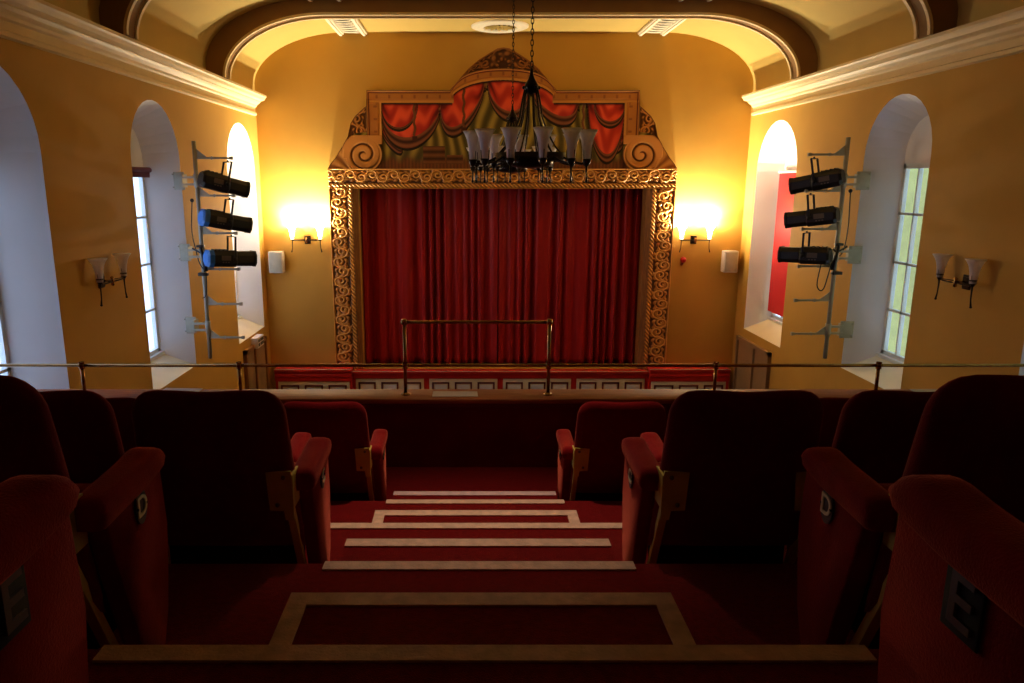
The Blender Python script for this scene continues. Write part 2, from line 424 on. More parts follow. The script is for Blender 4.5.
# ------------------------------------------------------------------ stage
YS = 12.85
st = empty('stage', (XC, YS, FL)); tag(st, 'raised stage with red ledge and cream panelled front below the curtain', 'stage')
def S(m_, name, mt): return m_.build(name, mt, st)
dz = FL
HZ = STZ - FL
m_ = MB(); m_.box(OX0 - XC - .02, OX1 - XC + .02, .05, YB + 1.55 - YS, HZ - .06, HZ - .01); S(m_, 'stage_floor', M['hallwood'])
def fpanel(x0, x1, yf, ztop, band, bays):
    """front section x0..x1 (world), face at yf, below a red ledge of top ztop"""
    m_ = MB(); zt = ztop - FL
    m_.box(x0 - XC, x1 - XC, yf - YS, .14, 0, zt - .10); S(m_, 'stage_front', M['stagered'])
    m_ = MB(); m_.box(x0 - XC, x1 - XC, yf - YS - .07, .14, zt - .05, zt, bev=.008); m_.box(x0 - XC, x1 - XC, yf - YS - .04, yf - YS + .05, zt - band, zt - .05)
    if band > .2: m_.box(x0 - XC, x1 - XC, yf - YS - .055, yf - YS + .05, zt - .15, zt - .09, bev=.01)
    S(m_, 'ledge', M['stagered'])
    m_ = MB(); m_.box(x0 - XC, x1 - XC, yf - YS - .075, yf - YS - .055, zt - .003, zt + .006); S(m_, 'ledge_edging', M['nosing2'])
    bw = (x1 - x0) / bays
    for b in range(bays):
        a = x0 + bw * b + .05 - XC; c = x0 + bw * (b + 1) - .05 - XC; y = yf - YS
        m_ = MB(); m_.box(a, c, y - .02, y, .12, zt - band - .02, bev=.004); po = S(m_, 'panel', M['panelcream'])
        k3 = 3; pw = (c - a) / k3
        m1 = MB(); m2 = MB()
        for k in range(k3):
            p, q = a + pw * k + .05, a + pw * (k + 1) - .05
            for u0, u1, v0, v1 in ((p, q, zt - band - .11, zt - band - .08), (p, q, .2, .22), (p, p + .03, .2, zt - band - .085), (q - .03, q, .2, zt - band - .085)):
                m1.box(u0, u1, y - .032, y - .018, v0, v1)
            m2.box(p + .045, q - .045, y - .027, y - .018, .26, zt - band - .13)
        m1.build('panel_moulding', M['panelmaroon'], po); m2.build('panel_field', M['panelwhite'], po)
fpanel(-2.13, 3.23, YS, STZ, .13, 4)
fpanel(-3.52, -2.13, 12.76, -3.28, .22, 1)
fpanel(3.23, 4.68, 12.76, -3.28, .22, 1)
# dark red skirting beside the stage under the wall is hidden by the balcony

# curtains
def curtain(x0, x1, label, seed):
    rnd = random.Random(seed); W = x1 - x0
    nx = int(W / .012); zt, zb = .02, STZ + .02; nz = 28
    # irregular pleat phase
    ph = [0]; 
    for i in range(nx): ph.append(ph[-1] + (2 * PI * .012 / .19) * (1 + .42 * math.sin(i * .105 + seed) + .33 * math.sin(i * .037 + seed * 2)))
    vs_ = []; 
    for j in range(nz + 1):
        t = j / nz; z = zt + (zb - zt) * t
        for i in range(nx + 1):
            p = ph[i]; amp = .034 + .03 * t + .022 * math.sin(i * .057 + seed) + .012 * math.sin(i * .13 + 2 * seed)
            s1 = math.sin(p + .25 * t * math.sin(i * .02 + 1)); y = amp * (s1 + .35 * math.sin(2 * p + 1 + t)) 
            x = x0 + W * i / nx + .012 * math.cos(p) * t
            vs_.append((x, YB + .32 - y, z))
    n1 = nx + 1
    m_ = MB(); m_.add(vs_, [(j * n1 + i, j * n1 + i + 1, (j + 1) * n1 + i + 1, (j + 1) * n1 + i) for j in range(nz) for i in range(nx)], True)
    cx = (x0 + x1) / 2
    m_.v = [(x - cx, y - YB - .32, z - zb) for x, y, z in m_.v]
    o = m_.build('stage_curtain', M['curtain'], loc=(cx, YB + .32, zb))
    so = o.modifiers.new('thick', 'SOLIDIFY'); so.thickness = .006
    tag(o, label, 'curtain', 'stage curtains')
curtain(OX0 - .25, .503, 'left half of the closed crimson velvet stage curtain', 1)
curtain(.515, OX1 + .25, 'right half of the closed crimson velvet stage curtain', 4)
tr = MB().box(OX0 - .4, OX1 + .4, YB + .28, YB + .36, .02, .08).build('curtain_track', M['curtlining']); tag(tr, 'dark track behind the arch carrying the crimson curtain', 'curtain track')

# ------------------------------------------------------------------ proscenium surround (carved and painted)
ps = empty('proscenium_surround', (.56, YB, STZ)); tag(ps, 'gilded carved stage surround topped by a pediment of painted red drapery', 'stage surround')
U = .0171; V = .0164; Z0 = .232
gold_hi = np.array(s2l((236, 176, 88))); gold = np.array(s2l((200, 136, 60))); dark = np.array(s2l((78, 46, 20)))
def smooth(a, b, x): t = np.clip((x - a) / (b - a), 0, 1); return t * t * (3 - 2 * t)
def lerp(a, b, t): return a + (b - a) * t[..., None]
def carve(s, t, L):
    """scrolling acanthus: s along, t across in -1..1, L = half period; returns 0..1"""
    vine = .45 * np.sin(PI * s / L)
    h = np.exp(-((t - vine) / .22) ** 2) * .7
    for off, sg in ((0, 1), (1, -1)):
        c = (np.floor((s / L - off) / 2 + .0) * 2 + off + .5) * L
        for cc in (c, c + 2 * L, c - 2 * L):
            dx = (s - cc) / (L * .62); dy = (t + sg * -.18) / .85
            r = np.sqrt(dx * dx + dy * dy) + 1e-6; th = np.arctan2(dy * sg, dx)
            sp = .5 + .5 * np.cos(2 * PI * r * 1.7 - th)
            h = np.maximum(h, sp ** 1.5 * smooth(1.05, .85, r) * .95)
            lf = .5 + .5 * np.cos(7 * th + 3 * r)
            h = np.maximum(h, lf * smooth(.7, .85, r) * smooth(1.25, 1.0, r) * .7)
    return np.clip(h, 0, 1)
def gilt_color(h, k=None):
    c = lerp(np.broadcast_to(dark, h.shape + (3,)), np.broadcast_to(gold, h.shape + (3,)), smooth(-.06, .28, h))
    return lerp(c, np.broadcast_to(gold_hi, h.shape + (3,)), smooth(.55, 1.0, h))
def relief(name, A, Bz, h, col, m, parent, base=.05, amp=.03, origin=(.56, STZ)):
    """grid mesh: A = x design units, Bz = z design units arrays [ny,nx]; h 0..1; col [ny,nx,3]; stands base+amp*h proud of the wall"""
    ny, nx = A.shape
    X = A * U; Zc = Z0 + Bz * V - origin[1]; Yc = -(base + amp * h)
    front = np.stack([X, Yc, Zc], -1).reshape(-1, 3)
    idx = np.arange(ny * nx).reshape(ny, nx)
    q = np.stack([idx[:-1, :-1], idx[:-1, 1:], idx[1:, 1:], idx[1:, :-1]], -1).reshape(-1, 4)
    per = np.concatenate([idx[0, :], idx[1:, -1], idx[-1, -2::-1], idx[-2:0:-1, 0]])
    back = front[per].copy(); back[:, 1] = 0.0
    nb_ = len(per); o = ny * nx; k = np.arange(nb_)
    side = np.stack([per, per[(k + 1) % nb_], o + (k + 1) % nb_, o + k], -1)
    vs_ = np.concatenate([front, back]); fs = np.concatenate([q, side])
    me = bpy.data.meshes.new(name); me.from_pydata(vs_.tolist(), [], fs.tolist()); me.update()
    at = me.color_attributes.new('paint', 'FLOAT_COLOR', 'POINT')
    cc = np.ones((len(vs_), 4), np.float32); cf = col.reshape(-1, 3); cc[:o, :3] = cf; cc[o:, :3] = cf[per] * .8
    at.data.foreach_set('color', cc.ravel())
    me.materials.append(m); me.polygons.foreach_set('use_smooth', [True] * len(q) + [False] * len(side))
    ob = bpy.data.objects.new(name, me); C.objects.link(ob); ob.parent = parent
    return ob
# frieze over the opening
x = np.linspace(-176, 176, 1000); zz = np.linspace(-20.4, 0, 60); A, B = np.meshgrid(x, zz)
t = (B + 7.6) / 7.0
h = carve(A + 5, np.clip(t, -1.1, 1.1), 11.0) * smooth(1.15, .95, np.abs(t))
edge = np.maximum(np.exp(-((B + .6) / .7) ** 2), 0)
rope = (B < -15.2) & (B > -19.4)
rp = np.sqrt(np.clip(1 - ((B + 17.3) / 2.1) ** 2, 0, 1)) * (.55 + .45 * np.sin((A + B * 1.2) * 2 * PI / 4.2))
h = np.where(rope, rp, np.maximum(h, edge)); h = np.where(B <= -19.4, .55, h)
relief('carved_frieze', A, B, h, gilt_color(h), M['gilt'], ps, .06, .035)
# side columns
for s_ in (-1, 1):
    zb = (STZ - Z0) / V
    zz = np.linspace(zb, -20.4, 700); x = np.linspace(152, 176, 60); A, B = np.meshgrid(x, zz)
    t = (A - 166.2) / 8.6
    h = carve(B * 1.0 + s_ * 2, np.clip(t, -1.1, 1.1), 10.5) * smooth(1.15, .95, np.abs(t))
    h = np.maximum(h, np.exp(-((A - 175.4) / .8) ** 2))
    rope = A < 157
    rp = np.sqrt(np.clip(1 - ((A - 154.6) / 2.3) ** 2, 0, 1)) * (.55 + .45 * np.sin((B + A * 1.2 * s_) * 2 * PI / 4.4))
    h = np.where(rope, rp, h)
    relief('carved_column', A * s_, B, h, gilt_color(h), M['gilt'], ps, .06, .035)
    # plain grained jamb board and deep reveal
    m_ = MB(); xa, xb = sorted((s_ * 145.4 * U, s_ * 152 * U)); ztop = OZT - STZ
    xo = s_ * 147.2 * U
    m_.prism([(s_ * 152.2 * U, -.05), (xo * 1.0, -.01), (xo, .28), (s_ * 155 * U, .28)], 0.0, ztop + .0, 'xy')
    m_.build('jamb_board', M['jamb'], ps)
m_ = MB(); m_.box(-147.2 * U, 147.2 * U, -.05, .28, OZT - STZ, OZT - STZ + .03); m_.build('soffit_board', M['jamb'], ps)

# pediment
op_a = np.array([0, 6, 13, 25, 35, 44, 52, 52.6, 134.6, 135.4, 141, 146, 150, 152.6, 153.4, 151.5, 156, 160, 168, 174, 176])
op_a = np.array([0, 6, 13, 25, 35, 44, 52, 52.6, 134.8, 135.6, 141, 147, 151.5, 153.6, 154.6, 157, 161, 168, 174, 176])
op_q = np.array([120, 119, 115, 107.5, 99, 88.5, 79.5, 78.5, 78.5, 63, 58.5, 53, 46, 38, 33, 29, 22, 11, 4, .5])
xs = np.unique(np.concatenate([np.linspace(-176, 176, 900), np.array([52, 52.6, 134.8, 135.6]), -np.array([52, 52.6, 134.8, 135.6])]))
top = np.interp(np.abs(xs), op_a, op_q)
NR = 340
T = np.linspace(0, 1, NR)[:, None]
A = np.broadcast_to(xs, (NR, len(xs))).copy(); B = T * top[None, :]
a = np.abs(A)
def S3(c): return np.array(s2l(c))
shape3 = A.shape + (3,)
col = np.broadcast_to(S3((98, 88, 44)), shape3).copy(); hh = np.full(A.shape, .0)
fold = .5 + .5 * np.sin(A * .55 + np.sin(B * .07 + A * .05) * 2.5)
# olive hanging drapes behind
col = lerp(np.broadcast_to(S3((84, 74, 32)), shape3), np.broadcast_to(S3((168, 146, 66)), shape3), fold ** 1.6)
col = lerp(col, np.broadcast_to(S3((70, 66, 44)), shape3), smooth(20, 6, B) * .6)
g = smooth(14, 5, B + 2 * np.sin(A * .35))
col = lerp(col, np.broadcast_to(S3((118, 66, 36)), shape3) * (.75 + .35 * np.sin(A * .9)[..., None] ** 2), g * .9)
hh = .12 * fold
red_hi, red_mid, red_lo = S3((232, 88, 52)), S3((190, 50, 34)), S3((96, 22, 20)); fr_hi, fr_lo = S3((136, 82, 52)), S3((62, 34, 24))
def inner_top(A):
    a = np.abs(A); return np.where(a < 50, 66 + 22.5 * np.sqrt(np.clip(1 - (a / 53.0) ** 2, 0, 1)) * 1.0, 66)
def swag(x1, q1, x2, q2, sag, fringe=7, skew=0, cx=None):
    """cloth hung from (x1,q1) and (x2,q2) with the hem sagging; painted folds, brown fringe below"""
    global col, hh
    tt = (A - x1) / (x2 - x1)
    line = q1 + (q2 - q1) * tt
    tw = np.clip(tt, 0, 1); tw = tw ** (1 + skew) if skew >= 0 else 1 - (1 - tw) ** (1 - skew)
    s_ = np.sqrt(np.clip(1 - (2 * tw - 1) ** 2, 0, 1))
    lo = line - sag * s_
    inside = (tt > 0) & (tt < 1) & (B > lo)
    depth = np.clip((line + 10 - B) / np.maximum(line + 10 - lo, 1), 0, 1.2)
    f_ = .5 + .5 * np.sin(depth * 9.5 + 2.2 * np.sin(tt * 4 + x1) + 1.2 * np.sin(A * .35)); f_ = f_ * .5 + .5 * np.clip(1 - (2 * tt - 1) ** 2, 0, 1)
    c_ = lerp(np.broadcast_to(red_lo, shape3), np.broadcast_to(red_mid, shape3), smooth(.1, .55, f_))
    c_ = lerp(c_, np.broadcast_to(red_hi, shape3), smooth(.5, 1, f_))
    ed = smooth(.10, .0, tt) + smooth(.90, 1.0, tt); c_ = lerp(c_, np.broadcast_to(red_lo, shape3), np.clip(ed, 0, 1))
    # fringe
    lo2 = lo - fringe * (.6 + .4 * s_) ; fr = (tt > -.04) & (tt < 1.04) & (B <= lo) & (B > lo2)
    u_ = (lo - B) / fringe; cf = lerp(np.broadcast_to(fr_lo, shape3), np.broadcast_to(fr_hi, shape3), .5 + .5 * np.sin(u_ * 9 + .8))
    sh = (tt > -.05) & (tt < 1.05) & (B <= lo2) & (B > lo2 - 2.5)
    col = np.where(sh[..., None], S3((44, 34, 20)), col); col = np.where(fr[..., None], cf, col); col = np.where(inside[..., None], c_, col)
    hh = np.where(fr, .32, hh); hh = np.where(inside, .30 + .25 * f_, hh)
# central and flanking swags; positions in design units
swag(-120, 40, -101, 22, 5, 6, 0)          # left tail
swag(-121, 62, -62, 66, 32, 11, -.15)      # far left swag
swag(-121, 66, -84, 70, 26, 2, 0)
swag(-62, 62, -19, 84, 27, 9, -.3)         # left inner swag
swag(-15, 86, 26, 84, 27, 9, .15)          # middle swag
swag(29, 80, 74, 66, 18, 9, .25)           # right of chandelier
swag(88, 50, 121, 34, 14, 10, 0)           # lower right
swag(84, 68, 121, 66, 52, 8, .2)
swag(90, 70, 121, 66, 20, 5, 0)            # upper right swag
# cords with tassels
for cx_, ct, cb in ((-88, 66, 33), (-39, 80, 42), (80, 66, 40)):
    c_ = (np.abs(A - cx_ - .6 * np.sin(B * .5)) < 1.3) & (B < ct) & (B > cb)
    col = np.where(c_[..., None], S3((112, 66, 34)), col); hh = np.where(c_, .5, hh)
    c_ = (np.abs(A - cx_) < 2.6) & (B < cb) & (B > cb - 5); col = np.where(c_[..., None], S3((74, 40, 26)), col)
# low chest / balustrade shapes at the foot of the picture
for x0_, x1_, q0_, q1_ in ((-80, -58, 5, 23), (-56, -40, 5, 14), (34, 60, 5, 12)):
    c_ = (A > x0_) & (A < x1_) & (B > q0_) & (B < q1_); ba = .5 + .5 * np.sin((B - q0_) * .9)
    col = np.where(c_[..., None], lerp(np.broadcast_to(S3((70, 42, 24)), shape3), np.broadcast_to(S3((124, 76, 42)), shape3), ba), col)
# dark line under frame
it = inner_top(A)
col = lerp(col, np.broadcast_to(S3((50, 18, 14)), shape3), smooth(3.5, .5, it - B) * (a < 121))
r_v = np.sqrt((a - 139.0) ** 2 + (B - 14.5) ** 2)
# crest and shoulder carving
arch_out = np.where(a < 52.3, 78.5 + 21.5 * np.sqrt(np.clip(1 - (a / 56.5) ** 2, 0, 1)) - 21.5 * math.sqrt(1 - (52.3 / 56.5) ** 2) * (a / 52.3) ** 6, 78.5)
crest = (B > arch_out) & (a < 53)
cd = np.sqrt(A ** 2 + (B - 103) ** 2); cth = np.arctan2(B - 103, A)
shell = (.5 + .5 * np.cos(cth * 10)) * (.5 + .5 * np.cos(cd * 1.1)) * .6 + .4 * (.5 + .5 * np.cos(cth * 5 + cd * .5)); sw = smooth(16, 13, cd)
loc = a / 15.0
ch = carve(a - 2, (B - (arch_out + (np.interp(a, op_a, op_q) - arch_out) * .5)) / np.maximum((np.interp(a, op_a, op_q) - arch_out) * .5, 2), 10.5)
ch = ch * (1 - sw) + shell * sw * smooth(3, 6, cd)
et = np.interp(a, op_a, op_q) - B
ch = np.maximum(ch, smooth(2.2, .8, et))
cc_ = lerp(np.broadcast_to(S3((74, 42, 18)), shape3), np.broadcast_to(S3((150, 94, 42)), shape3), smooth(.15, .8, ch))
col = np.where(crest[..., None], cc_, col); hh = np.where(crest, .3 + .5 * ch, hh)
leafz = (a > 136) & (B > 27) & (r_v > 22.5) & (B < 64)
lc = carve(B - 20, (a - 144) / 8.0, 12.0); lc = np.maximum(lc, smooth(2.0, .8, et))
cc_ = lerp(np.broadcast_to(S3((92, 54, 20)), shape3), np.broadcast_to(S3((184, 120, 52)), shape3), smooth(.15, .8, lc))
col = np.where(leafz[..., None], cc_, col); hh = np.where(leafz, .25 + .5 * lc, hh)
# moulded band: flat arms, arch, uprights
band_h = ((a >= 49) & (a < 135.6) & (B > 66) & (B <= 78.6))
band_a = ((a < 52.6) & (B > it) & (B <= arch_out))
band_v = ((a > 120.5) & (a < 136) & (B > 29) & (B <= 78.6))
band = band_h | band_a | band_v
din = np.where(band_a, B - it, np.where(band_v & (B < 66.5), a - 120.5, B - 66)); dout = np.where(band_a, arch_out - B, np.where(band_v, np.minimum(135.6 - a, 78.6 - B), 78.6 - B))
bc = np.broadcast_to(S3((176, 112, 48)), shape3).copy()
bc = lerp(bc, np.broadcast_to(S3((200, 138, 66)), shape3), smooth(3.2, 2.2, din))
bc = lerp(bc, np.broadcast_to(S3((96, 36, 22)), shape3), smooth(3.4, 2.8, dout) * smooth(1.6, 2.2, dout))
bc = lerp(bc, np.broadcast_to(S3((120, 78, 36)), shape3), smooth(1.3, .6, dout))
dots = smooth(.75, .95, np.cos(np.where(band_v & (B < 64), B, A) * 2 * PI / 12.5)) * smooth(2.4, 1.2, np.abs(din - 6.2))
bc = lerp(bc, np.broadcast_to(S3((128, 74, 40)), shape3), dots * .7)
col = np.where(band[..., None], bc, col); hh = np.where(band, .75 - .25 * smooth(4, 3, din) * smooth(0, 1.5, din) + .15 * smooth(2, 1, dout), hh)
# volutes
vx, vz = 139.0, 14.5
dx = a - vx; dy = B - vz; r = np.sqrt(dx * dx + dy * dy); th = np.arctan2(dy, dx)
vol = ((r < 18.5) | ((a > 120.5) & (a < 141) & (B > 25) & (B < 34)) | ((a > 139) & (r < 22.8) & (dy > -4) & (B < et * 0 + 34) & (a < 160))) & (a > 119.5)
spv = np.mod(r / 8.4 + th / (2 * PI), 1.0)
groove = np.exp(-((spv - .5) / .13) ** 2) * smooth(17.5, 14.5, r) * smooth(1.2, 2.5, r)
rimd = smooth(17.0, 18.3, r) * (a < 141) * (B < 25) + np.exp(-((r - 22.5) / .8) ** 2) * (a > 139) * (dy > -4) * .7 
vc = lerp(np.broadcast_to(S3((188, 124, 54)), shape3), np.broadcast_to(S3((72, 40, 18)), shape3), np.clip(groove + rimd * .8, 0, 1))
shoulder = (B < 34) & (~vol) & (a > 141) & (~leafz)
lf = .5 + .5 * np.sin(np.arctan2(B + 6, a - 150) * 16 + r * .15)
sc_ = lerp(np.broadcast_to(S3((130, 78, 32)), shape3), np.broadcast_to(S3((200, 140, 66)), shape3), lf)
col = np.where(shoulder[..., None], sc_, col); hh = np.where(shoulder, .35 + .25 * lf, hh)
col = np.where(vol[..., None], vc, col); hh = np.where(vol, .9 - .5 * groove, hh)
# outer dark contour
ctr = (a > 52) * smooth(1.6, .5, et); col = lerp(col, np.broadcast_to(S3((92, 58, 26)), shape3), np.clip(ctr, 0, 1))
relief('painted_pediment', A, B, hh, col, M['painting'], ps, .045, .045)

# ------------------------------------------------------------------ balcony
PF = [-.957, -1.236, -1.515, -1.795, -2.074]        # row floors E D C B A
PE = [1.36, 2.21, 3.056, 3.92]                      # riser positions
SX0, SX1, SX2, SX3 = XL, XR, YR, 5.12
mb = MB(); edges = [YR] + PE + [5.12]
poly = [(YR, -2.6)]
for k in range(5): poly += [(edges[k], PF[k]), (edges[k + 1], PF[k])]
poly += [(5.12, -2.6)]
mb.prism(poly, XL, XR, 'yz')
HS = [(1.36, 1.786, -1.094), (2.21, 2.637, -1.376), (3.056, 3.469, -1.648), (3.92, 4.344, -1.932)]
o = struct(mb.build('floor_balcony', M['carpet']), 'red carpeted stepped balcony floor')
for k, (y0, y1, z) in enumerate(HS):
    m_ = MB().box(-.485, .545, y0 - .02, y1, PF[k + 1], z); s_ = m_.build('trim_aisle_step', M['carpet']); struct(s_, 'red carpeted half step in the aisle')
    ax = MB(); ax.box(-.485, .545, y1 - .052, y1 + .006, z - .004, z + .006)
    if k in (0, 2):
        ax.box(-.485, -.432, y0 + .01, y1 - .05, z - .004, z + .006); ax.box(.492, .545, y0 + .01, y1 - .05, z - .004, z + .006)
    ax.build('nosing_strip', M['nosing2'] if k == 3 else M['nosing'], s_)
for k, (y, hw) in enumerate(zip(PE, (.80, .512, .80, .512))):
    m_ = MB().box(.03 - hw, .03 + hw, y - .045, y + .006, PF[k] - .012, PF[k] + .006); struct(m_.build('trim_nosing', M['nosing']), 'beige nosing on the edge of a balcony row')
# parapet
mb = MB().box(XL, XR, 5.12, 5.30, -2.6, -1.565); struct(mb.build('wall_parapet', M['carpetwall']), 'red panelled balcony parapet')
mb = MB().box(XL, XR, 5.065, 5.335, -1.565, -1.53, bev=.008)
sh = mb.build('balcony_shelf', M['wood']); tag(sh, 'long varnished wooden shelf capping the balcony parapet', 'shelf')
mb = MB().box(XL, XR, 5.085, 5.12, -1.60, -1.565, bev=.006); struct(mb.build('trim_parapet', M['panelmaroon']))
struct(MB().box(XL, XR, YR, 5.30, -2.75, -2.6).build('ceiling_under_balcony', M['ceil']))

# brass rail
br = empty('brass_rail', (.05, 5.18, -1.53)); tag(br, 'long thin brass safety rail with a raised middle above the balcony shelf', 'rail')
RZ = -1.307 + 1.53
m_ = MB(); m_.tube([(XL - .05, 0, RZ), (XR - .05, 0, RZ)], .0125, 12); m_.build('rail', M['brass'], br)
POST = [-2.84, -1.69, -.475, .575, 1.80, 2.99, 4.2]
for i, x in enumerate(POST):
    tall = i in (2, 3); m_ = MB(); xx = x - .05
    m_.tube([(xx, 0, 0), (xx, 0, .545 if tall else RZ)], .0125, 12)
    m_.lathe([(.001, 0), (.034, 0), (.034, .006), (.02, .012), (.014, .02)], xx, 0, 0)
    m_.lathe([(.02, 0), (.02, .05)], xx, 0, RZ - .025, n=12)
    m_.ball((xx, 0, RZ), .024)
    if tall: m_.ball((xx, 0, .545), .026)
    m_.build('post', M['brass'], br)
m_ = MB(); m_.tube([(POST[2] - .05, 0, .545), (POST[3] - .05, 0, .545)], .0125, 12); m_.build('guard_bar', M['brass'], br)
# papers
for x, y, wd, dp, rz, lb in ((-.11, 5.187, .335, .13, .01, 'white paper sheet on the shelf between the two tall brass posts'), (-2.17, 5.29, .29, .10, -.05, 'white paper sheet on the shelf at the left end of balcony'), (3.46, 5.255, .28, .12, .04, 'white paper sheet on the shelf at the right end of balcony')):
    m_ = MB(); m_.add([(-wd / 2, -dp / 2, .001), (wd / 2, -dp / 2, .001), (wd / 2 * .98, dp / 2, .001), (-wd / 2 * .98, dp / 2, .001), (-wd / 2, -dp / 2, .004), (wd / 2, -dp / 2, .005), (wd / 2 * .98, dp / 2, .004), (-wd / 2 * .98, dp / 2, .006)],
        [(0, 1, 2, 3), (4, 5, 6, 7), (0, 1, 5, 4), (1, 2, 6, 5), (2, 3, 7, 6), (3, 0, 4, 7)])
    o = m_.build('paper_sheet', M['paper'], loc=(x, y, -1.53)); o.rotation_euler.z = rz; tag(o, lb, 'paper')

# ------------------------------------------------------------------ theatre seats
def back_bm(W=.55, wt=.50, z0=.25, z1=.855, th=.085, lean=.105, r=.085):
    """padded backrest: rear surface near y=0 leaning backwards, rounded top corners, slight dip in the top edge"""
    nx, nz = 22, 20; bm = bmesh.new()
    def outline(t, s):
        # t 0..1 height, s -1..1 width
        z = z0 + (z1 - z0) * t
        hw = (W + (wt - W) * t) / 2
        d = max(0, z - (z1 - r))
        k = 1
        hw2 = hw - r * (1 - math.sqrt(max(0, 1 - (d / r) ** 2))) * .92
        return hw2
    grid = {}
    for side in (0, 1):
        for j in range(nz + 1):
            t = j / nz; tt = 1 - (1 - t) ** 1.5 if t > 0 else 0
            for i in range(nx + 1):
                s = -1 + 2 * i / nx; s2 = math.sin(s * PI / 2)
                hw = outline(tt, s2); x = hw * s2
                z = z0 + (z1 - z0) * tt
                z -= .006 * math.exp(-(s2 / .45) ** 2) * tt ** 6
                e_ = (1 - abs(s2) ** 10) * (1 - tt ** 14) * (1 - (1 - tt) ** 14)
                y0 = -lean * tt
                bul = (.03 if side else .018) * (1 - s2 * s2) * math.sin(PI * min(1, tt * .9 + .1))
                y = y0 + (th * .5) + (1 if side else -1) * (th * .5 * (e_ ** .5)) + (bul if side else -bul)
                grid[side, j, i] = bm.verts.new((x, y, z))
    for side in (0, 1):
        for j in range(nz):
            for i in range(nx):
                bm.faces.new([grid[side, j, i], grid[side, j, i + 1], grid[side, j + 1, i + 1], grid[side, j + 1, i]])
    bmesh.ops.remove_doubles(bm, verts=bm.verts, dist=.0015)
    # close the rim
    be = [e for e in bm.edges if e.is_boundary]
    if be:
        try: bmesh.ops.bridge_loops(bm, edges=be)
        except Exception: pass
    return bm
def arm_pad(m_, x, y0=-.02, y1=.335, z=.562, w=.09, th=.078):
    """padded armrest, front end rounded, hollowing down towards the back"""
    n = 14; rows = 16; vs_ = []
    for j in range(rows + 1):
        t = j / rows; y = y0 + (y1 - y0) * t
        if t > .82: k = math.sqrt(max(.02, 1 - ((t - .82) / .18) ** 2 * .96))
        elif t < .05: k = .75
        else: k = 1
        zc = z - th / 2 - .008 * (1 - t) ** 2 + .008 * math.exp(-((t - .85) / .15) ** 2)
        for i in range(n):
            a_ = 2 * PI * i / n; ca, sa = math.cos(a_), math.sin(a_)
            vs_.append((x + w / 2 * (.72 + .28 * k) * math.copysign(abs(ca) ** .6, ca), y, zc + th / 2 * k * math.copysign(abs(sa) ** .6, sa)))
    fs = [(j * n + i, j * n + (i + 1) % n, (j + 1) * n + (i + 1) % n, (j + 1) * n + i) for j in range(rows) for i in range(n)]
    fs += [tuple(range(n))[::-1], tuple(rows * n + i for i in range(n))]
    m_.add(vs_, fs, True)
def side_panel(m_, x, w=.05):
    """wedge-shaped upholstered side: wide under the pad, tapering to a foot"""
    poly = [(.02, .50), (.325, .50), (.330, .34), (.322, .22), (.29, .11), (.25, .0), (.155, .0), (.10, .20), (.05, .38)]
    bm = bmesh.new(); a = [bm.verts.new((x - w / 2, y, z)) for y, z in poly]; b = [bm.verts.new((x + w / 2, y, z)) for y, z in poly]
    bm.faces.new(a[::-1]); bm.faces.new(b)
    for i in range(len(poly)): bm.faces.new([a[i], a[(i + 1) % len(poly)], b[(i + 1) % len(poly)], b[i]])
    bmesh.ops.bevel(bm, geom=list(bm.edges), offset=.009, segments=2, affect='EDGES', profile=.5)
    m_.bm(bm, 0, True)
_mesh = {}
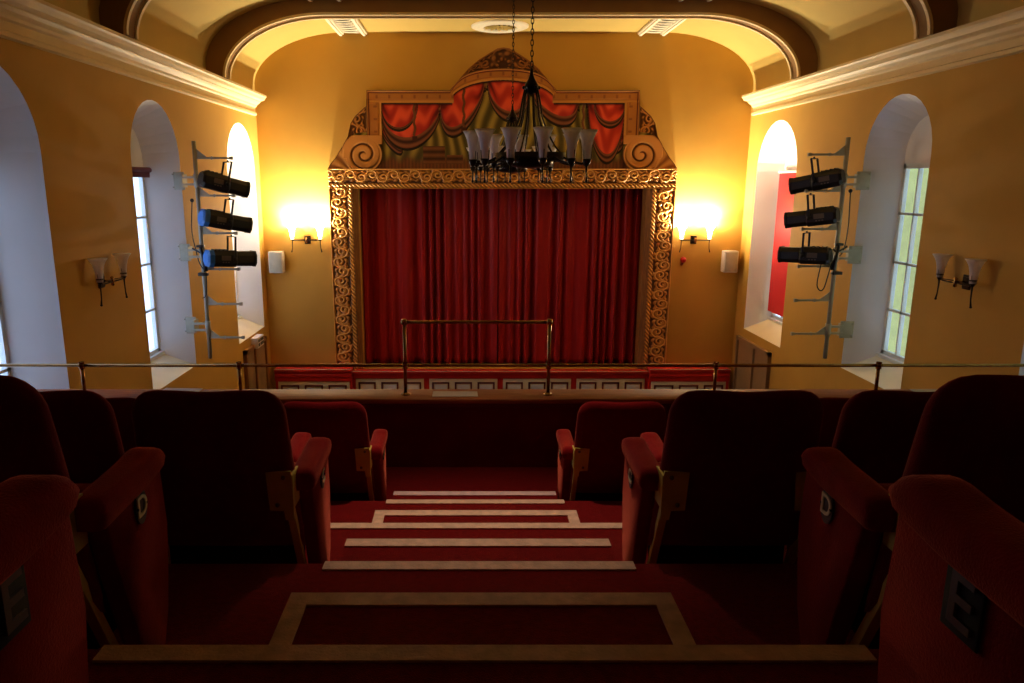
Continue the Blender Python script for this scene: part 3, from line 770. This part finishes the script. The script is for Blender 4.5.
def make_seat(sg, letter, big, aisle):
    """sg=+1: aisle arm on the left (-x) side of the seat, i.e. seats right of the aisle"""
    e = empty('theatre_seat', (0, 0, 0))
    MB().bm(back_bm(), 0, True).build('backrest', M['velvet_dark'], e)
    # tipped-up seat cushion
    m_ = MB(); m_.rbox(-.235, .235, .09, .20, .27, .52, .035); m_.build('seat', M['velvet'], e)
    m_ = MB(); m_.rbox(-.22, .22, .205, .222, .20, .49, .006); m_.rbox(-.235, .235, .07, .21, .12, .275, .02); m_.build('seat_underside_shade', M['seatblack'], e)  # lower dark block stands in for the shade below the seat
    P = .285
    def arm(x, endp):
        m_ = MB(); arm_pad(m_, x); am = m_.build('armrest', M['velvet'], e)
        m_ = MB(); side_panel(m_, x, .05 if endp else .04); sp = m_.build('arm_panel', M['velvet'], am)
        # steel bracket joining back and standard, seen from behind
        o = 1 if x < 0 else -1
        m_ = MB(); xi = x + o * .022
        m_.prism([(xi, .575), (xi + o * .085, .57), (xi + o * .077, .435), (xi + o * .03, .433), (xi + o * .026, .40), (xi - o * .004, .40)], -.068, -.060, 'xz')
        m_.box(*sorted((xi - o * .004, xi + o * .004)), -.066, .02, .44, .56)
        m_.prism([(-.068, .46), (-.045, .46), (.16, .0), (.13, .0)], min(xi, xi + o * .026), max(xi, xi + o * .026), 'yz')
        bk = m_.build('bracket', M['olive'], am)
        for bx, bz in ((xi + o * .026, .553), (xi + o * .05, .455)):
            m_ = MB(); m_.lathe([(.001, -.006), (.006, -.006), (.008, 0)], bx, -.068, bz, n=10, axis='y')
            m_.build('bolt', M['bolt'], bk)
        if endp:
            xo = x - o * .026
            if not big:
                m_ = MB(); pr = [(.030 * math.cos(2 * PI * k / 24), .046 * math.sin(2 * PI * k / 24)) for k in range(24)]
                m_.prism([(.185 + a_, .452 + b_) for a_, b_ in pr], min(xo, xo - o * .005), max(xo, xo - o * .005), 'yz')
                for s_ in (-1, 1): m_.lathe([(.001, -.004 * o), (.003, -.004 * o), (.004, 0)], xo - o * .005, .185 + s_ * .024, .452, n=8, axis='x')
                pl = m_.build('letter_plate', M['plateblack'], am); pl['label'] = 'black oval row letter plate'
                zc, yc, sz = .452, .185, .075
            else:
                m_ = MB(); m_.rbox(min(xo, xo - o * .004), max(xo, xo - o * .004), .13, .20, .405, .495, .002)
                pl = m_.build('letter_plate', M['seatblack'], am); pl['label'] = 'dark rectangular row letter plate'
                zc, yc, sz = .45, .165, .10
            text('row_letter', letter, sz, M['letter'], pl, (xo - o * .006, yc, zc), (PI / 2, 0, -PI / 2 if o > 0 else PI / 2), .002)['label'] = ('dull metal letter ' if big else 'cream letter ') + letter
            if big: pl.children[0].data.materials[0] = M['dullmetal']
    if aisle: arm(-sg * P, True)
    arm(sg * P, False)
    return e
YK = {'E': .644, 'D': 1.497, 'C': 2.35, 'B': 3.203, 'A': 4.056}
FZ = dict(zip('EDCBA', PF))
AC = {'E': (-.595, .635), 'C': (-.575, .625), 'A': (-.56, .585), 'D': (-.845, .915), 'B': (-.845, .905)}
NS = {'A': (4, 5), 'B': (3, 4), 'C': (2, 3), 'D': (2, 2), 'E': (1, 1)}
ordn = ['aisle', 'second', 'third', 'fourth', 'fifth']
ROW = {'A': 'front row', 'B': 'second row', 'C': 'middle row', 'D': 'fourth row', 'E': 'rearmost row'}
for rw in 'ABCDE':
    for si, sg in ((0, -1), (1, 1)):
        sd = ('left', 'right')[si]
        proto = None
        for k in range(NS[rw][si]):
            if k == 0: s_ = make_seat(sg, rw, rw == 'E', True)
            elif k == 1: s_ = make_seat(sg, rw, False, False); proto = s_
            else: s_ = copy_tree(proto)
            s_.location = (AC[rw][si] + sg * (.285 + .57 * k), YK[rw], FZ[rw])
            if k == 0: lb = 'red velvet tip-up seat with letter %s on its arm, %s of the aisle' % (rw, sd)
            else: lb = 'red velvet seat, %s from the aisle on the %s, %s' % (ordn[k], sd, ROW[rw])
            tag(s_, lb, 'seat', 'theatre seats on the balcony')

# ------------------------------------------------------------------ lamps
def tulip(m_, x, y, z, h=.21, r0=.028, r1=.082, mi=0):
    P_ = [(0, .0), (.25, .06), (.5, .17), (.72, .38), (.88, .68), (1, 1)]
    out = [(r0 + (r1 - r0) * k, h * t) for t, k in P_]; inn = [(a_ - .004, b_) for a_, b_ in out[::-1]]
    m_.lathe(out + inn[:-1] + [(.001, .006)], x, y, z, n=24, mi=mi)
def make_sconce(lit):
    """origin on the wall at plate centre, +y away from the wall"""
    e = empty('wall_sconce', (0, 0, 0)); sm = M['shade_lit'] if lit else M['shade']
    m_ = MB(); m_.rbox(-.055, .055, 0, .018, -.07, .07, .006); m_.box(-.04, .04, .018, .026, -.05, .05); m_.build('back_plate', M['bronze'], e)
    m_ = MB(); m_.tube([(0, .02, 0), (0, .11, 0)], .012); m_.lathe([(.001, -.05), (.018, -.04), (.012, -.02), (.024, 0), (.012, .02), (.018, .04), (.001, .05)], 0, .12, 0); m_.build('centre_boss', M['brass'], e)
    for s_ in (-1, 1):
        x = s_ * .245; m_ = MB()
        m_.tube([(0, .12, -.005), (s_ * .1, .13, -.005), (s_ * .2, .125, -.004), (x, .12, .0)], .008)
        m_.tube([(0, .12, .015), (s_ * .13, .128, .012), (x, .12, .01)], .005)
        m_.lathe([(.001, -.01), (.012, -.01), (.03, .03), (.033, .055), (.030, .055), (.02, .02)], x, .12, 0)
        for q in (0, 1, 2):
            a_ = q * 2.1; m_.tube([(x + .03 * math.cos(a_), .12 + .03 * math.sin(a_), .05), (x + .034 * math.cos(a_), .12 + .034 * math.sin(a_), .1)], .003, 6)
        m_.tube([(x, .12, 0), (x, .12, -.06), (x + s_ * .004, .12, -.14), (x + s_ * .016, .12, -.19)], [.009, .007, .006, .009]); m_.ball((x + s_ * .018, .12, -.20), .012)
        ar = m_.build('lamp_arm', M['bronze'], e)
        m_ = MB(); tulip(m_, x, .12, .02, .225, .03, .088); m_.build('lamp_shade', sm, ar)
        if lit:
            l = bpy.data.lights.new('sconce_bulb', 'POINT'); l.energy = SCONCE_W; l.color = (1, .90, .66); l.shadow_soft_size = .05
            lo = bpy.data.objects.new('sconce_bulb', l); C.objects.link(lo); lo.parent = e; lo.location = (x, .135, .27)
            l = bpy.data.lights.new('sconce_uplight', 'SPOT'); l.energy = SCONCE_UP_W; l.color = (1, .89, .62); l.shadow_soft_size = .04
            l.spot_size = math.radians(150); l.spot_blend = .9
            lo = bpy.data.objects.new('sconce_uplight', l); C.objects.link(lo); lo.parent = e; lo.location = (x, .125, .245); lo.rotation_euler = (PI, 0, 0)
    return e
a_ = make_sconce(True); a_.location = (-2.87, YB, -.99); a_.rotation_euler.z = PI
tag(a_, 'glowing twin-shade wall lamp left of the gilded stage surround', 'wall lamp', 'lit lamps beside the stage')
b_ = copy_tree(a_); b_.location = (3.95, YB, -.99); tag(b_, 'glowing twin-shade wall lamp right of the gilded stage surround')
a_ = make_sconce(False); a_.location = (XL, 7.17, -.95); a_.rotation_euler.z = -PI / 2
tag(a_, 'unlit twin-shade bronze wall lamp on the left side wall', 'wall lamp', 'unlit lamps on the side walls')
b_ = copy_tree(a_); b_.location = (XR, 7.0, -.94); b_.rotation_euler.z = PI / 2; tag(b_, 'unlit twin-shade bronze wall lamp on the right side wall')

def make_chandelier():
    e = empty('chandelier', (.5, 6.25, CEIL)); D = -CEIL  # local z of eye level
    MB().lathe([(.001, 0), (.07, 0), (.065, -.03), (.03, -.05), (.012, -.07)]).build('canopy', M['bronze'], e)
    m_ = MB(); z = -.06; k = 0
    while z > D + .90:
        pts = []
        for q in range(12):
            t = 2 * PI * q / 12; a1, a2 = .012 * math.cos(t), .026 * math.sin(t)
            pts.append((a1, 0, z - .02 + a2) if k % 2 else (0, a1, z - .02 + a2))
        m_.tube(pts, .0045, 6, closed=True); z -= .041; k += 1
    m_.build('chain', M['bronze'], e)
    m_ = MB(); m_.lathe([(.001, .91), (.012, .90), (.014, .86), (.03, .82), (.055, .78), (.065, .75), (.05, .72), (.001, .70)], 0, 0, D)
    for q in range(6):
        t = q * PI / 3; m_.ball((.066 * math.cos(t), .066 * math.sin(t), D + .755), .014)
    m_.build('hub', M['bronze'], e)
    m_ = MB(); m_.lathe([(.30, .17), (.305, .24), (.295, .24), (.29, .17), (.30, .17)], 0, 0, D, n=48); m_.lathe([(.001, .115), (.12, .12), (.19, .145), (.21, .19), (.18, .19), (.1, .15)], 0, 0, D, n=32); 
    for q in range(6):
        t = q * PI / 3; m_.tube([(.2 * math.cos(t), .2 * math.sin(t), D + .17), (.3 * math.cos(t), .3 * math.sin(t), D + .2)], .008, 8)
    m_.build('hoop', M['bronze'], e)
    for q in range(12):
        t = math.radians(-90 + 7 + 30 * q); c_, s_ = math.cos(t), math.sin(t); P = lambda r, z: (r * c_, r * s_, D + z)
        m_ = MB(); m_.tube([P(.055, .74), P(.075, .66), P(.10, .52), (P(.15, .40)), P(.22, .29), P(.30, .205)], .0075, 8)
        m_.tube([P(.30, .20), P(.38, .165), P(.46, .15), P(.50, .165)], .008, 8)
        m_.lathe([(.001, .13), (.012, .13), (.03, .155), (.038, .185), (.034, .185), (.02, .16)], .50 * c_, .50 * s_, D)
        for w_ in range(3):
            an = w_ * 2.09 + t; m_.tube([(.5 * c_ + .034 * math.cos(an), .5 * s_ + .034 * math.sin(an), D + .18), (.5 * c_ + .04 * math.cos(an), .5 * s_ + .04 * math.sin(an), D + .25)], .0035, 6)
        m_.tube([P(.50, .14), P(.50, .06), P(.502, .015)], [.009, .006, .008], 8); m_.ball(P(.502, .008), .011)
        am = m_.build('lamp_arm', M['bronze'], e)
        m_ = MB(); tulip(m_, .50 * c_, .50 * s_, D + .165, .245, .030, .085); m_.build('lamp_shade', M['shade'], am)
    return e
ch1 = make_chandelier(); ch1.scale = (.96, .96, 1); tag(ch1, 'nearer twelve-shade bronze chandelier hanging on a chain before the pediment', 'chandelier', 'hall chandeliers')
ch2 = copy_tree(ch1); ch2.location = (.51, 9.15, CEIL); tag(ch2, 'farther bronze chandelier, mostly hidden behind the nearer one')

# added fill spotlight out of view on the rib, brightens aisle and armrests
sp = empty('added_spotlight', (.03, 4.62, 2.20)); tag(sp, 'added unseen spotlight on the arch rib, brightening the aisle and armrests', 'spotlight')
m_ = MB(); m_.lathe([(.001, 0), (.05, 0), (.05, -.02), (.02, -.03), (.015, -.07)], 0, 0, 0); m_.build('base', M['lantern'], sp)
m_ = MB(); m_.lathe([(.001, -.06), (.045, -.07), (.055, -.10), (.062, -.20), (.058, -.20), (.05, -.12), (.001, -.11)], 0, 0, 0); m_.build('lamp_head', M['lantern'], sp)
l = bpy.data.lights.new('fill_spot', 'SPOT'); l.energy = FILL_SPOT_W; l.color = (1, .74, .56); l.spot_size = math.radians(56); l.spot_blend = 1; l.shadow_soft_size = .05
lo = bpy.data.objects.new('fill_spot', l); C.objects.link(lo); lo.parent = sp; lo.location = (0, 0, -.18)
lo.rotation_euler = (Vector((0, 3.45 - 4.62, -1.8 - 2.0)).to_track_quat('-Z', 'Y')).to_euler()

# ------------------------------------------------------------------ wall speakers, beacon, sign box
for x, zc, rz, lb in ((-3.41, -1.37, -.0, 'small off-white wall speaker below and left of the left glowing lamp'), (4.58, -1.36, 0, 'small off-white wall speaker below and right of the right glowing lamp')):
    e = empty('wall_speaker', (x, YB, zc)); tag(e, lb, 'speaker', 'small wall speakers')
    m_ = MB(); m_.rbox(-.125, .125, -.20, -.03, -.19, .19, .015); m_.build('cabinet', M['speaker'], e)
    m_ = MB(); m_.rbox(-.105, .105, -.210, -.198, -.17, .17, .006); m_.build('grille', M['grey'], e)
    m_ = MB(); m_.box(-.04, .04, -.035, 0, -.08, .08); m_.build('bracket', M['grey'], e)
e = empty('fire_beacon', (3.79, YB, -1.34)); tag(e, 'small red alarm beacon under the right glowing lamp', 'alarm')
m_ = MB(); m_.lathe([(.05, 0), (.05, -.03), (.04, -.035), (.04, -.07), (.028, -.09), (.001, -.095)], axis='y', n=20); m_.build('lens', M['redbeacon'], e)
m_ = MB(); m_.tube([(0, -.01, -.04), (-.03, -.01, -.10)], .02); m_.build('base', M['panelmaroon'], e)
e = empty('exit_light_box', (XL, 12.05, -2.62)); tag(e, 'small white emergency light box with dark windows above the left doorway', 'emergency light')
m_ = MB(); m_.rbox(0, .12, -.18, .18, -.09, .09, .01); m_.build('case', M['paper'], e)
m_ = MB()
for y0 in (-.15, -.03, .07):
    for z0 in (-.06, .01): m_.box(.118, .124, y0, y0 + .08, z0, z0 + .05)
m_.box(-.0, .0, 0, 0, 0, 0)
m_.build('window', M['dado'], e)

# ------------------------------------------------------------------ lighting bars with lanterns
def lighting_bar(px, py, sg, plate_x, plate_y, zt, zb, arms, label):
    """sg = direction of the hanging arms (+1: to +x)"""
    e = empty('lighting_bar', (px, py, zb)); tag(e, label, 'lighting stand', 'wall-mounted lighting bars')
    m_ = MB(); m_.tube([(0, 0, 0), (0, 0, zt - zb)], .026, 12); m_.build('upright', M['grey'], e)
    for z in arms:
        zz = z - zb; m_ = MB()
        m_.box(*sorted((0, sg * .45)), -.012, .012, zz - .012, zz + .012); m_.prism([(0, zz), (sg * .16, zz), (0, zz + .13)], -.004, .004, 'xz')
        m_.box(*sorted((sg * .43, sg * .465)), -.02, .02, zz - .02, zz + .02); m_.box(*sorted((sg * .2, sg * .22)), -.016, .016, zz - .02, zz + .02)
        m_.build('hanging_arm', M['grey'], e)
    for z in (.02, -.88, -1.83):
        zz = z - zb; dx, dy = plate_x - px, plate_y - py; m_ = MB()
        m_.rbox(dx - .09, dx + .08, dy - .012, dy + .004, zz - .11, zz + .11, .004)
        x0, x1 = sorted((dx + .06 * sg, 0)); m_.box(x0, x1, -.02, .02, zz + .03, zz + .055); m_.box(x0, x1, -.02, .02, zz - .055, zz - .03)
        m_.box(*sorted((dx + .07 * sg, dx + .1 * sg)), min(dy, 0) - .01, max(dy, 0) + .03, zz - .08, zz + .08)
        m_.tube([(0, 0, zz - .08), (0, 0, zz + .08)], .036, 12)
        for qx in (-1, 1):
            for qz in (-1, 1): m_.lathe([(.001, -.012), (.009, -.012), (.011, 0)], dx + qx * .06, dy - .012, zz + qz * .08, n=8, axis='y')
        m_.build('wall_bracket', M['grey'], e)
    return e
lighting_bar(-3.40, 9.30, 1, -3.675, 9.42, .50, -2.25, (.295, -.16, -.625, -1.08, -1.53, -1.97), 'pale steel lighting bar bracketed beside the middle left window')
lighting_bar(4.55, 9.10, -1, 4.80, 9.12, .53, -2.20, (.33, -.10, -.56, -1.02, -1.45, -1.88), 'pale steel lighting bar bracketed beside the middle right window')

def make_lantern(blue, L=.66):
    """profile spot, axis +x (lens), origin at the yoke top"""
    e = empty('stage_lantern', (0, 0, 0)); zc = -.30
    def oct_(w_, h_): return [(-w_, -h_ * .5), (-w_, h_ * .45), (-w_ * .6, h_), (w_ * .6, h_), (w_, h_ * .45), (w_, -h_ * .5), (w_ * .6, -h_), (-w_ * .6, -h_)]
    def body(m_, secs):
        vs_ = []; n_ = 8
        for x, w_, h_ in secs: vs_ += [(x, a, zc + b) for a, b in oct_(w_, h_)]
        fs = [tuple(range(8)), tuple((len(secs) - 1) * 8 + k for k in range(8))] + [(i * 8 + k, i * 8 + (k + 1) % 8, (i + 1) * 8 + (k + 1) % 8, (i + 1) * 8 + k) for i in range(len(secs) - 1) for k in range(8)]
        m_.add(vs_, fs)
    m_ = MB(); body(m_, [(-.30, .085, .075), (-.27, .10, .10), (.03, .10, .105), (.05, .085, .09)])
    for k in range(4): m_.box(-.24 + k * .05, -.225 + k * .05, -.07, .07, zc + .10, zc + .115)
    m_.build('lamp_housing', M['lantern'], e)
    m_ = MB(); body(m_, [(.05, .094, .094), (.27, .09, .094), (.272, .10, .10), (.30, .10, .10)]); m_.build('lens_tube', M['lantern'], e)
    m_ = MB(); m_.lathe([(.001, .302), (.07, .303)], 0, 0, zc, axis='x'); m_.build('lens', M['lanternlabel'], e)
    for s_ in (-1, 1):
        m_ = MB(); m_.box(-.17, -.05, s_ * .1005, s_ * .104, zc - .02, zc + .04) if s_ > 0 else m_.box(-.17, -.05, -.104, -.1005, zc - .02, zc + .04)
        for k in range(3): m_.box(-.16 + k * .035, -.14 + k * .035, *sorted((s_ * .104, s_ * .107)), zc - .05, zc - .035)
        m_.build('maker_label', M['lanternlabel'], e)
    m_ = MB()
    for x0 in (0, ): 
        for s_ in (-1, 1):
            m_.box(-.012, .012, *sorted((s_ * .122, s_ * .114)), zc - .01, -.02)
            m_.lathe([(.001, .03 * s_), (.025, .03 * s_), (.025, 0)], 0, s_ * .1, zc, axis='y', n=10)
        m_.box(-.012, .012, -.122, .122, -.028, -.02)
    m_.tube([(0, 0, -.03), (0, 0, .0)], .012); m_.build('yoke', M['lantern'], e)
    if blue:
        m_ = MB(); body(m_, [(-.335, .08, .07), (-.315, .104, .102), (-.255, .105, .107)]); m_.build('rear_daylight_glint', M['blue'], e)['label'] = 'rear end coloured bright blue for reflected daylight'  # blue shell carries the reflected window daylight in its colour
    return e
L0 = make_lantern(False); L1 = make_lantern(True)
pos = {'top': 'topmost', 'mid': 'middle', 'low': 'lowest'}
used = []
def place_lantern(src, first, x, y, z, yaw, tilt, lb):
    o = src if first else copy_tree(src)
    o.location = (x, y, z); o.rotation_euler = (0, tilt, yaw); tag(o, lb, 'stage light', 'black profile lanterns on the lighting bars')
place_lantern(L0, True, -3.0, 9.32, .27, .72, .24, 'topmost black stage lantern on the left lighting bar')
place_lantern(L1, True, -3.01, 9.32, -.185, .72, .20, 'middle black stage lantern with rear end coloured blue for reflected daylight on left lighting bar')
place_lantern(L1, False, -3.02, 9.32, -.645, .72, .07, 'lowest black stage lantern with rear end coloured blue for reflected daylight on left lighting bar')
place_lantern(L0, False, 4.17, 9.12, .305, PI - .72, .20, 'topmost black stage lantern on the right lighting bar')
place_lantern(L0, False, 4.17, 9.12, -.125, PI - .72, .14, 'middle black stage lantern on the right lighting bar')
place_lantern(L0, False, 4.17, 9.12, -.585, PI - .72, .02, 'lowest black stage lantern on the right lighting bar')
# cables
def cable(pts, r, m, lb):
    c0 = Vector(pts[-1]); m_ = MB()
    P_ = [Vector(p) for p in pts]; out = []
    for i in range(len(P_) - 1):
        p0 = P_[max(i - 1, 0)]; p1 = P_[i]; p2 = P_[i + 1]; p3 = P_[min(i + 2, len(P_) - 1)]
        for k in range(6):
            t = k / 6; out.append(.5 * ((2 * p1) + (p2 - p0) * t + (2 * p0 - 5 * p1 + 4 * p2 - p3) * t * t + (3 * p1 - p0 - 3 * p2 + p3) * t ** 3))
    out.append(P_[-1]); m_.tube([p - c0 for p in out], r, 6)
    m_.ball(tuple(P_[0] - c0), r * 3.5)
    o = m_.build('power_cable', M[m], loc=c0); tag(o, lb, 'cable')
cable([(-3.50, 9.36, -.22), (-3.54, 9.38, -.6), (-3.50, 9.36, -.85), (-3.43, 9.26, -1.0), (-3.36, 9.26, -1.15), (-3.38, 9.26, -1.4), (-3.43, 9.27, -1.45)], .007, 'cable', 'thin black cable looping beside the left lighting bar')
cable([(4.66, 9.13, -.10), (4.68, 9.13, -.55), (4.64, 9.12, -.85), (4.50, 9.06, -.95), (4.42, 9.06, -1.3), (4.33, 9.05, -1.25), (4.36, 9.05, -.95)], .007, 'cable', 'thin black cable looping beside the right lighting bar')
for (x, y, z), lb in (((-3.40, 9.27, -.90), 'black clamp and plug cluster half way down the left lighting bar'), ((4.55, 9.07, -.86), 'black clamp and plug cluster half way down the right lighting bar')):
    sg = 1 if x < 0 else -1
    m_ = MB(); m_.rbox(-.045, .045, -.05, .02, .10, .13, .005); m_.tube([(0, -.03, .12), (sg * .03, -.04, -.02), (sg * .05, -.03, -.2)], [.018, .022, .03]); m_.rbox(-.05, .07, -.05, .02, -.26, -.22, .006); m_.tube([(-sg * .1, -.03, .09), (sg * .02, -.03, .02), (sg * .08, -.03, .06)], .012)
    o = m_.build('bar_clamp', M['lantern'], loc=(x, y, z)); tag(o, lb, 'clamp')

# lift everything so the hall floor is at z = 0
for o in list(bpy.data.objects):
    if o.parent is None: o.location.z += E
